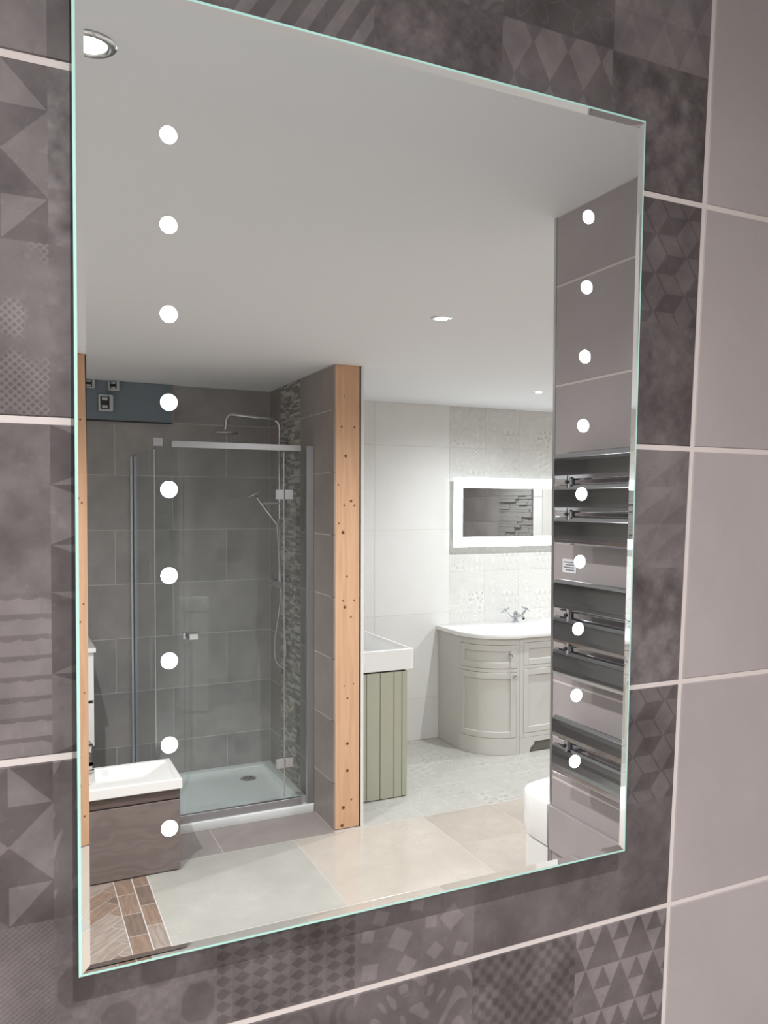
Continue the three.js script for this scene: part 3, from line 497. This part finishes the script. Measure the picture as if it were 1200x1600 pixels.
// ------------------------------------------------------------------ painted services panel with sockets over the left of the shower
{
  const t = thing('service_panel', 'painted blue-grey service panel under the ceiling, left of the shower', 'panel', 0.37, 2.335, ZB - 0.0125);
  part(t, 'board', box3(-1.1, 0.548, -0.1165, 0.1135, -0.0115, 0.012), M.panelGrey);
  part(t, 'bottom_batten', box3(-1.1, 0.548, -0.124, -0.1168, -0.013, 0.012), M.dark);
  part(t, 'edge_trim', box3(0.5485, 0.562, -0.124, 0.1135, -0.012, 0.012), M.tileTaupe);
}
function socket(label, x, y, w, h) {
  const t = thing('switch_box', label, 'switch', x, y, ZB - 0.0395, null);
  part(t, 'housing', rb(w, h, 0.03, 0.004), M.socket); part(t, 'recess', bx(w * 0.62, h * 0.76, 0.004), M.dark, -w * 0.08, 0, -0.0145);
  for (const k of [-1, 1]) part(t, 'rocker', rb(w * 0.4, h * 0.18, 0.006, 0.002), M.socket, -w * 0.08, k * h * 0.24, -0.0165);
}
socket('grey switch box lowest on the blue-grey service panel', 0.537, 2.315, 0.082, 0.098);
socket('grey switch box under the ceiling at the left end of the service panel', 0.447, 2.424, 0.062, 0.05);
socket('grey switch box under the ceiling, right of the other on the service panel', 0.582, 2.42, 0.062, 0.058);

// ------------------------------------------------------------------ basins
function basinGeo(w, d, h, rim, depth, slope = 0.35) { // centred in x and z, top at y = h
  const X = w / 2, Z = d / 2, x = X - rim, z = Z - rim, bxx = x - depth * slope, bz = z - depth * slope * 0.7, yb = h - depth, pos = [];
  const q = (a, b, c, e) => pos.push(...a, ...b, ...c, ...a, ...c, ...e), ring = (px, pz, y) => [[-px, y, -pz], [-px, y, pz], [px, y, pz], [px, y, -pz]];
  const R = [ring(X - 0.004, Z - 0.004, 0), ring(X, Z, 0.004), ring(X, Z, h - 0.004), ring(X - 0.004, Z - 0.004, h), ring(x + 0.004, z + 0.004, h), ring(x, z, h - 0.006), ring(bxx, bz, yb)];
  for (let k = 0; k < R.length - 1; k++) for (let i = 0; i < 4; i++) { const j = (i + 1) % 4; q(R[k][i], R[k][j], R[k + 1][j], R[k + 1][i]); }
  const e = R[6]; q(e[0], e[1], e[2], e[3]); const f = R[0]; q(f[3], f[2], f[1], f[0]);
  const g = new THREE.BufferGeometry(); g.setAttribute('position', new THREE.Float32BufferAttribute(pos, 3)); g.setAttribute('uv', new THREE.Float32BufferAttribute(new Float32Array(pos.length / 3 * 2), 2)); g.computeVertexNormals(); return g;
}
function monoTap(parent, x, y, z, s = 1) { // spout towards -z
  const g = new THREE.Group(); g.name = 'tap'; g.position.set(x, y, z); g.scale.setScalar(s); parent.add(g);
  part(g, 'tap_body', lathe([[0, 0], [0.026, 0], [0.026, 0.006], [0.019, 0.012], [0.018, 0.1], [0.021, 0.108], [0.02, 0.118], [0, 0.12]], 24), M.chrome);
  part(g, 'spout', tube([[0, 0.075, -0.01], [0, 0.085, -0.05], [0, 0.08, -0.1], [0, 0.066, -0.125]], 0.012, 24, 10), M.chrome);
  part(g, 'lever', tube([[0, 0.118, 0.004], [0, 0.132, -0.02], [0.0, 0.145, -0.065]], 0.007, 16, 8), M.chrome);
}
{
  const W = 0.8, D = 0.338, cx = 0.335, cz = 3.465, t = thing('vanity_unit', 'dark wood drawer unit with white slab basin and tap, left of shower', 'vanity', cx, 0, cz);
  part(t, 'plinth', box3(-W / 2 + 0.012, W / 2 - 0.012, 0, 0.012, -D / 2 + 0.035, D / 2 - 0.02), M.dark);
  part(t, 'cabinet', box3(-W / 2 + 0.008, W / 2 - 0.008, 0.008, 0.388, -D / 2 + 0.03, D / 2 - 0.004, 0.002), M.ash);
  part(t, 'drawer_front', box3(-W / 2 + 0.008, W / 2 - 0.008, 0.005, 0.336, -D / 2 + 0.012, -D / 2 + 0.0295, 0.002), M.ash);
  part(t, 'top_rail', box3(-W / 2 + 0.008, W / 2 - 0.008, 0.342, 0.388, -D / 2 + 0.016, -D / 2 + 0.0295, 0.002), M.ashTop);
  part(t, 'finger_groove', box3(-W / 2 + 0.01, W / 2 - 0.01, 0.3365, 0.3415, -D / 2 + 0.022, -D / 2 + 0.0295), M.dark);
  part(t, 'basin', basinGeo(W, D, 0.05, 0.03, 0.036, 3.2), M.ceramic, 0, 0.389, 0);
  part(t, 'overflow', cyl(0.012, 0.012, 0.002, 20), M.chrome, 0, 0.4045, 0.03);
  monoTap(t, 0.012, 0.438, D / 2 - 0.04, 1.1);
}
{
  const t = thing('wall_vanity', 'white wall-hung two-drawer vanity against the tiled back wall, behind the wood unit', 'vanity', 0.017, 0.44, 4.3), w = 0.8, d = 0.626, h = 0.5;
  part(t, 'cabinet', box3(-w / 2, w / 2 - 0.006, 0, h, -d / 2 + 0.02, d / 2, 0.002), M.whitePaint);
  part(t, 'worktop', box3(-w / 2 - 0.004, w / 2 + 0.004, h + 0.0005, h + 0.025, -d / 2 - 0.004, d / 2, 0.004), M.ceramic);
  for (const [y0, y1] of [[0.008, 0.232], [0.25, 0.478]]) {
    const f = part(t, 'drawer', box3(-w / 2 + 0.004, w / 2 - 0.008, y0, y1, -d / 2 + 0.008, -d / 2 + 0.0195, 0.001), M.whitePaint), s = 0.04, z0 = -d / 2 - 0.001, z1 = -d / 2 + 0.0078;
    part(f, 'frame', merge([box3(-w / 2 + 0.004, -w / 2 + 0.004 + s, y0, y1, z0, z1, 0.002), box3(w / 2 - 0.008 - s, w / 2 - 0.008, y0, y1, z0, z1, 0.002), box3(-w / 2 + 0.004 + s, w / 2 - 0.008 - s, y1 - 0.022, y1, z0, z1, 0.002), box3(-w / 2 + 0.004 + s, w / 2 - 0.008 - s, y0, y0 + 0.022, z0, z1, 0.002)]), M.whitePaint);
  }
  part(t, 'drawer_gap', box3(-w / 2 + 0.01, w / 2 - 0.014, 0.2335, 0.2485, -d / 2 + 0.012, -d / 2 + 0.0198), M.dark);
}
{ // sage unit fixed to the far side of the partition
  const x0 = 1.71, x1 = 2.105, z0 = 3.735, z1 = 4.5, t = thing('vanity_unit', 'sage green tongue-and-groove vanity with white trough basin behind the pine post', 'vanity', (x0 + x1) / 2, 0, (z0 + z1) / 2), w = x1 - x0, d = z1 - z0;
  part(t, 'cabinet', box3(-w / 2, w / 2 - 0.002, 0, 0.748, -d / 2 + 0.012, d / 2), M.sageDark);
  let k = 0; for (const [a, b] of [[1.71, 1.764], [1.766, 1.852], [1.854, 1.938], [1.94, 2.026], [2.028, 2.0775], [2.0795, 2.105]]) part(t, 'board', box3(a - (x0 + x1) / 2 + 0.0005, b - (x0 + x1) / 2 - 0.0005, 0.004, 0.746, -d / 2, -d / 2 + 0.0115, 0.003), M.sage);
  for (let i = 0; i < 8; i++) part(t, 'board', box3(w / 2 - 0.0018, w / 2 + 0.008, 0.004, 0.746, -d / 2 + 0.002 + i * 0.095, -d / 2 + 0.095 + i * 0.095, 0.003), M.sage);
  part(t, 'basin', basinGeo(2.145 - 1.705, d + 0.02, 0.122, 0.02, 0.1, 0.25), M.ceramic, 1.925 - (x0 + x1) / 2, 0.7565, -0.003);
  part(t, 'basin_bed', box3(-w / 2 + 0.004, w / 2 - 0.004, 0.7482, 0.7563, -d / 2 + 0.01, d / 2 - 0.01), M.dark);
}
// ------------------------------------------------------------------ curved greige vanity in the far bay
{
  const XL = 2.86, XR = 4.16, RX = 0.28, RZ = 0.3, ZW = ZF - 0.002, FZ = 4.15;
  const foot = []; // from the wall round to the front and back
  foot.push([XL, ZW]); for (let i = 0; i <= 24; i++) { const a = i / 24 * Math.PI / 2; foot.push([XL + RX - RX * Math.cos(a), FZ + RZ - RZ * Math.sin(a)]); }
  for (let i = 0; i <= 24; i++) { const a = i / 24 * Math.PI / 2; foot.push([XR - RX + RX * Math.sin(a), FZ + RZ - RZ * Math.cos(a)]); } foot.push([XR, ZW]);
  const cum = [0]; for (let i = 1; i < foot.length; i++) cum.push(cum[i - 1] + Math.hypot(foot[i][0] - foot[i - 1][0], foot[i][1] - foot[i - 1][1]));
  const at = (s) => { let i = 1; while (i < foot.length - 1 && cum[i] < s) i++; const t = cl((s - cum[i - 1]) / (cum[i] - cum[i - 1] || 1)); const nrm = (k) => { const a = foot[Math.max(0, k - 1)], b = foot[Math.min(foot.length - 1, k + 1)], dx = b[0] - a[0], dz = b[1] - a[1], l = Math.hypot(dx, dz); return [dz / l, -dx / l]; }; const n0 = nrm(i - 1), n1 = nrm(i), nx = mix(n0[0], n1[0], t), nz = mix(n0[1], n1[1], t), l = Math.hypot(nx, nz); return { x: mix(foot[i - 1][0], foot[i][0], t), z: mix(foot[i - 1][1], foot[i][1], t), nx: nx / l, nz: nz / l }; };
  const cx = (XL + XR) / 2, cz = (FZ + ZW) / 2, t = thing('curved_vanity', 'greige bow-fronted vanity with white curved top below the lit mirror', 'vanity', cx, 0, cz);
  // band of the front between arc lengths, proud by d0 .. d1
  function band(s0, s1, y0, y1, d0, d1, n = 12) {
    const pos = [], P = (s, d, y) => { const a = at(s); return [a.x + a.nx * d - cx, y, a.z + a.nz * d - cz]; }, q = (a, b, c, e) => pos.push(...a, ...b, ...c, ...a, ...c, ...e), c = Math.min(0.002, (d1 - d0) / 2);
    for (let i = 0; i < n; i++) { const a = mix(s0, s1, i / n), b = mix(s0, s1, (i + 1) / n), ai = mix(s0 + c, s1 - c, i / n), bi = mix(s0 + c, s1 - c, (i + 1) / n); q(P(bi, d1, y0 + c), P(ai, d1, y0 + c), P(ai, d1, y1 - c), P(bi, d1, y1 - c)); q(P(bi, d1, y1 - c), P(ai, d1, y1 - c), P(a, d1 - c, y1), P(b, d1 - c, y1)); q(P(b, d1 - c, y1), P(a, d1 - c, y1), P(a, d0, y1), P(b, d0, y1)); q(P(b, d0, y0), P(a, d0, y0), P(a, d1 - c, y0), P(b, d1 - c, y0)); q(P(b, d1 - c, y0), P(a, d1 - c, y0), P(ai, d1, y0 + c), P(bi, d1, y0 + c)); }
    q(P(s0, d0, y0), P(s0, d1 - c, y0), P(s0, d1 - c, y1), P(s0, d0, y1)); q(P(s0, d1 - c, y0), P(s0 + c, d1, y0 + c), P(s0 + c, d1, y1 - c), P(s0, d1 - c, y1));
    q(P(s1, d1 - c, y0), P(s1, d0, y0), P(s1, d0, y1), P(s1, d1 - c, y1)); q(P(s1 - c, d1, y0 + c), P(s1, d1 - c, y0), P(s1, d1 - c, y1), P(s1 - c, d1, y1 - c));
    const g = new THREE.BufferGeometry(); g.setAttribute('position', new THREE.Float32BufferAttribute(pos, 3)); g.setAttribute('uv', new THREE.Float32BufferAttribute(new Float32Array(pos.length / 3 * 2), 2)); g.computeVertexNormals(); return toCreasedNormals(g, 0.5);
  }
  const outline = (d) => { const s = new THREE.Shape(), L = cum[cum.length - 1]; const pts = foot.map((_, i) => { const a = at(cum[i]); return [a.x + a.nx * d - cx, -(Math.min(ZW, a.z + a.nz * d) - cz)]; }); s.moveTo(pts[0][0], pts[0][1]); pts.slice(1).forEach((p) => s.lineTo(p[0], p[1])); s.closePath(); return s; };
  const solid = (d, h, bev) => { const g = new THREE.ExtrudeGeometry(outline(d), bev ? { depth: h - 2 * bev, bevelEnabled: true, bevelSize: bev, bevelThickness: bev, bevelSegments: 2, bevelOffset: -bev } : { depth: h, bevelEnabled: false }); g.rotateX(-Math.PI / 2); if (bev) g.translate(0, bev, 0); return toCreasedNormals(g, 0.5); };
  const L = cum[cum.length - 1], sStart = ZW - (FZ + RZ), arc = cum[25] - sStart, sF = sStart + arc, sE = L - sF; // straight front runs sF .. sE
  part(t, 'cabinet', solid(-0.004, 0.8, 0), M.greigeDark, 0, 0.004, 0);
  // face frame built of bands so that doors and drawers sit in it
  const F = [], f = (...a) => F.push(band(...a));
  const A0 = sStart + 0.03, A1 = sF + 0.0;                             // curved bay: door between
  f(0.0, A0, 0.0, 0.804, -0.004, 0.012, 8); f(A1, A1 + 0.024, 0, 0.804, -0.004, 0.012, 2);
  f(A0, A1, 0.0, 0.118, -0.004, 0.012); f(A0, A1, 0.762, 0.804, -0.004, 0.012); f(A0, A1, 0.572, 0.598, -0.004, 0.012);
  const B0 = sE - 0.024, mid = (A1 + 0.026 + B0 - 0.002) / 2;
  f(B0, L - A0, 0, 0.118, -0.004, 0.012); f(B0, L - A0, 0.118, 0.804, -0.004, 0.012); f(L - A0, L, 0, 0.804, -0.004, 0.012, 8);
  const C0 = A1 + 0.026, C1 = B0 - 0.002;
  f(C0, C0 + 0.03, 0.11, 0.804, -0.004, 0.012, 2); f(C1 - 0.03, C1, 0.11, 0.804, -0.004, 0.012, 2); f(mid - 0.012, mid + 0.012, 0.11, 0.804, -0.004, 0.012, 2);
  for (const [a, b] of [[C0 + 0.03, mid - 0.012], [mid + 0.012, C1 - 0.03]]) { f(a, b, 0.11, 0.14, -0.004, 0.012, 2); f(a, b, 0.772, 0.804, -0.004, 0.012, 2); f(a, b, 0.588, 0.612, -0.004, 0.012, 2); }
  part(t, 'face_frame', merge(F), M.greige);
  // bracket feet under the straight front
  const ft = (a, b) => { const s = new THREE.Shape(), w = b - a; s.moveTo(0, 0); s.lineTo(0.085, 0); s.quadraticCurveTo(0.086, 0.035, 0.105, 0.045); s.quadraticCurveTo(0.12, 0.05, 0.125, 0.075); s.lineTo(w - 0.125, 0.075); s.quadraticCurveTo(w - 0.12, 0.05, w - 0.105, 0.045); s.quadraticCurveTo(w - 0.086, 0.035, w - 0.085, 0); s.lineTo(w, 0); s.lineTo(w, 0.1095); s.lineTo(0, 0.1095); s.closePath(); const g = new THREE.ExtrudeGeometry(s, { depth: 0.016, bevelEnabled: false }); g.translate(at(a).x - cx, 0, FZ - 0.012 - cz); return g; };
  part(t, 'bracket_foot', toCreasedNormals(ft(C0, C1), 0.5), M.greige);
  const knobG = lathe([[0, 0.03], [0.011, 0.029], [0.015, 0.022], [0.011, 0.014], [0.006, 0.011], [0.007, 0.002], [0.011, 0], [0, 0]], 18);
  function front(name, s0, s1, y0, y1, knobS, knobY, n = 12) {
    const d = part(t, name, band(s0 + 0.002, s1 - 0.002, y0 + 0.002, y1 - 0.002, -0.003, 0.002, n), M.greige), w = 0.042, e0 = s0 + 0.002, e1 = s1 - 0.002, q0 = y0 + 0.002, q1 = y1 - 0.002;
    part(d, 'moulded_frame', merge([band(e0, e0 + w, q0, q1, 0.002, 0.013, 3), band(e1 - w, e1, q0, q1, 0.002, 0.013, 3), band(e0 + w, e1 - w, q0, q0 + w, 0.002, 0.013, n), band(e0 + w, e1 - w, q1 - w, q1, 0.002, 0.013, n)]), M.greige);
    const a = at(knobS), k = part(d, 'knob', knobG, M.chrome, a.x + a.nx * 0.013 - cx, knobY, a.z + a.nz * 0.013 - cz); k.rotation.set(-Math.PI / 2, 0, -Math.atan2(a.nx, -a.nz), 'YXZ'); k.rotation.order = 'YXZ'; k.rotation.set(-Math.PI / 2, -Math.atan2(a.nx, -a.nz), 0);
  }
  front('drawer', A0, A1, 0.598, 0.762, A1 - 0.05, 0.69); front('door', A0, A1, 0.118, 0.572, A1 - 0.02, 0.545);
  front('drawer', C0 + 0.03, mid - 0.012, 0.612, 0.772, mid - 0.04, 0.69, 2); front('door', C0 + 0.03, mid - 0.012, 0.14, 0.588, mid - 0.032, 0.56, 2);
  front('drawer', mid + 0.012, C1 - 0.03, 0.612, 0.772, mid + 0.04, 0.69, 2); front('door', mid + 0.012, C1 - 0.03, 0.14, 0.588, mid + 0.032, 0.56, 2);
  part(t, 'worktop', solid(0.034, 0.032, 0.006), M.ceramic, 0, 0.806, 0);
  // crosshead mixer tap
  const tp = new THREE.Group(); tp.name = 'tap'; tp.position.set(3.44 - cx, 0.838, 4.62 - cz); t.add(tp);
  part(tp, 'tap_body', lathe([[0, 0], [0.028, 0], [0.026, 0.01], [0.016, 0.018], [0.015, 0.05], [0.022, 0.062], [0.014, 0.08], [0.006, 0.088], [0, 0.09]], 20), M.chrome);
  part(tp, 'spout', tube([[0, 0.04, -0.01], [0, 0.06, -0.05], [0, 0.058, -0.09], [0, 0.04, -0.11]], 0.011, 20, 10), M.chrome);
  for (const s of [-1, 1]) { part(tp, 'valve', tube([[s * 0.012, 0.035, 0], [s * 0.05, 0.045, 0], [s * 0.085, 0.08, 0]], 0.011, 14, 10), M.chrome); const g = []; for (let i = 0; i < 4; i++) { const c = cyl(0.0055, 0.007, 0.036, 10); c.translate(0, 0.02, 0); c.rotateX(Math.PI / 2); c.rotateY(i * Math.PI / 2 + 0.4); g.push(c); } const hub = cyl(0.012, 0.012, 0.018, 16); g.push(hub); const c = part(tp, 'cross_handle', merge(g), M.chrome, s * 0.092, 0.094, 0); c.rotation.z = -s * 0.6; }
}
// ------------------------------------------------------------------ lit mirror over the curved vanity
{
  const x0 = 2.945, x1 = 4.075, y0 = 1.41, y1 = 1.922, zf = 4.695, t = thing('lit_mirror', 'rectangular mirror framed by a glowing white strip on the pale far wall', 'mirror', (x0 + x1) / 2, (y0 + y1) / 2, zf), w = x1 - x0, h = y1 - y0, b = 0.074;
  part(t, 'casing', box3(-w / 2 + 0.02, w / 2 - 0.02, -h / 2 + 0.02, h / 2 - 0.02, 0.0055, 0.048), M.satin);
  const gl = new THREE.BufferGeometry(); part(t, 'mirror_glass', box3(-w / 2 + b, w / 2 - b, -h / 2 + b, h / 2 - b, 0, 0.005), M.mirror);
  part(t, 'glowing_frame', merge([box3(-w / 2, w / 2, h / 2 - b, h / 2, -0.0005, 0.005), box3(-w / 2, w / 2, -h / 2, -h / 2 + b, -0.0005, 0.005), box3(-w / 2, -w / 2 + b, -h / 2 + b, h / 2 - b, -0.0005, 0.005), box3(w / 2 - b, w / 2, -h / 2 + b, h / 2 - b, -0.0005, 0.005)]), M.strip).userData = { label: 'glowing white light strip round the glass' };
  for (const [lx, ly, lw, lh] of [[0, h / 2 - b / 2, w, b], [0, -h / 2 + b / 2, w, b], [-w / 2 + b / 2, 0, b, h - 2 * b], [w / 2 - b / 2, 0, b, h - 2 * b]]) { const L = new THREE.RectAreaLight(0xeafbfa, 3, lw, lh); L.position.set(lx, ly, -0.002); L.name = 'strip_light'; t.add(L); } // a RectAreaLight shines along its -z, into the room
}
// ------------------------------------------------------------------ recessed downlights
function downlight(x, z, label, col, k = 1) {
  const t = thing('downlight', label, 'ceiling light', x, CEIL, z, 'recessed ceiling downlights');
  part(t, 'bezel', lathe([[0.027, -0.002], [0.03, -0.005], [0.038, -0.004], [0.042, -0.001], [0.042, 0.0]], 36), M.chrome);
  const lamp = part(t, 'lamp', lathe([[0, -0.009], [0.012, -0.0082], [0.021, -0.006], [0.0275, -0.0015], [0.0275, -0.0004], [0, -0.0004]], 32), M.lamp);
  const s = new THREE.SpotLight(col, SPOT * k, 0, 1.42, 0.8, 2); s.position.set(0, -0.0046, 0); s.target.position.set(0, -2, 0); s.castShadow = true; s.shadow.radius = 0.14; s.shadow.mapSize.set(1024, 1024); s.name = 'lamp_light'; t.add(s); t.add(s.target);
}
downlight(0.146, 0.795, 'recessed downlight reflected in the top left corner of the mirror', WARM, 0.6);
downlight(1.54, 2.24, 'recessed downlight on the open ceiling in front of the pine post', WARM);
downlight(3.074, 3.805, 'small recessed downlight near the far wall, above the curved vanity', COOL, 1.05);
downlight(0.1, 2.3, 'recessed downlight over the parquet at the left edge of the mirror', WARM, 1.3);
downlight(2.6, 1.2, 'recessed downlight over the beige tiles beside the side wall', COOL, 1.05);
downlight(4.5, 2.3, 'recessed downlight in the middle of the far bay ceiling', COOL, 1.05);
downlight(4.5, 3.8, 'recessed downlight over the right end of the far bay', COOL, 1.1);
downlight(-1.1, 1.6, 'recessed downlight by the left wall', WARM, 1.3);

scene.traverse((o) => { if (o.isLight && o.shadow) { o.castShadow = true; } });
renderer.render(scene, camera);
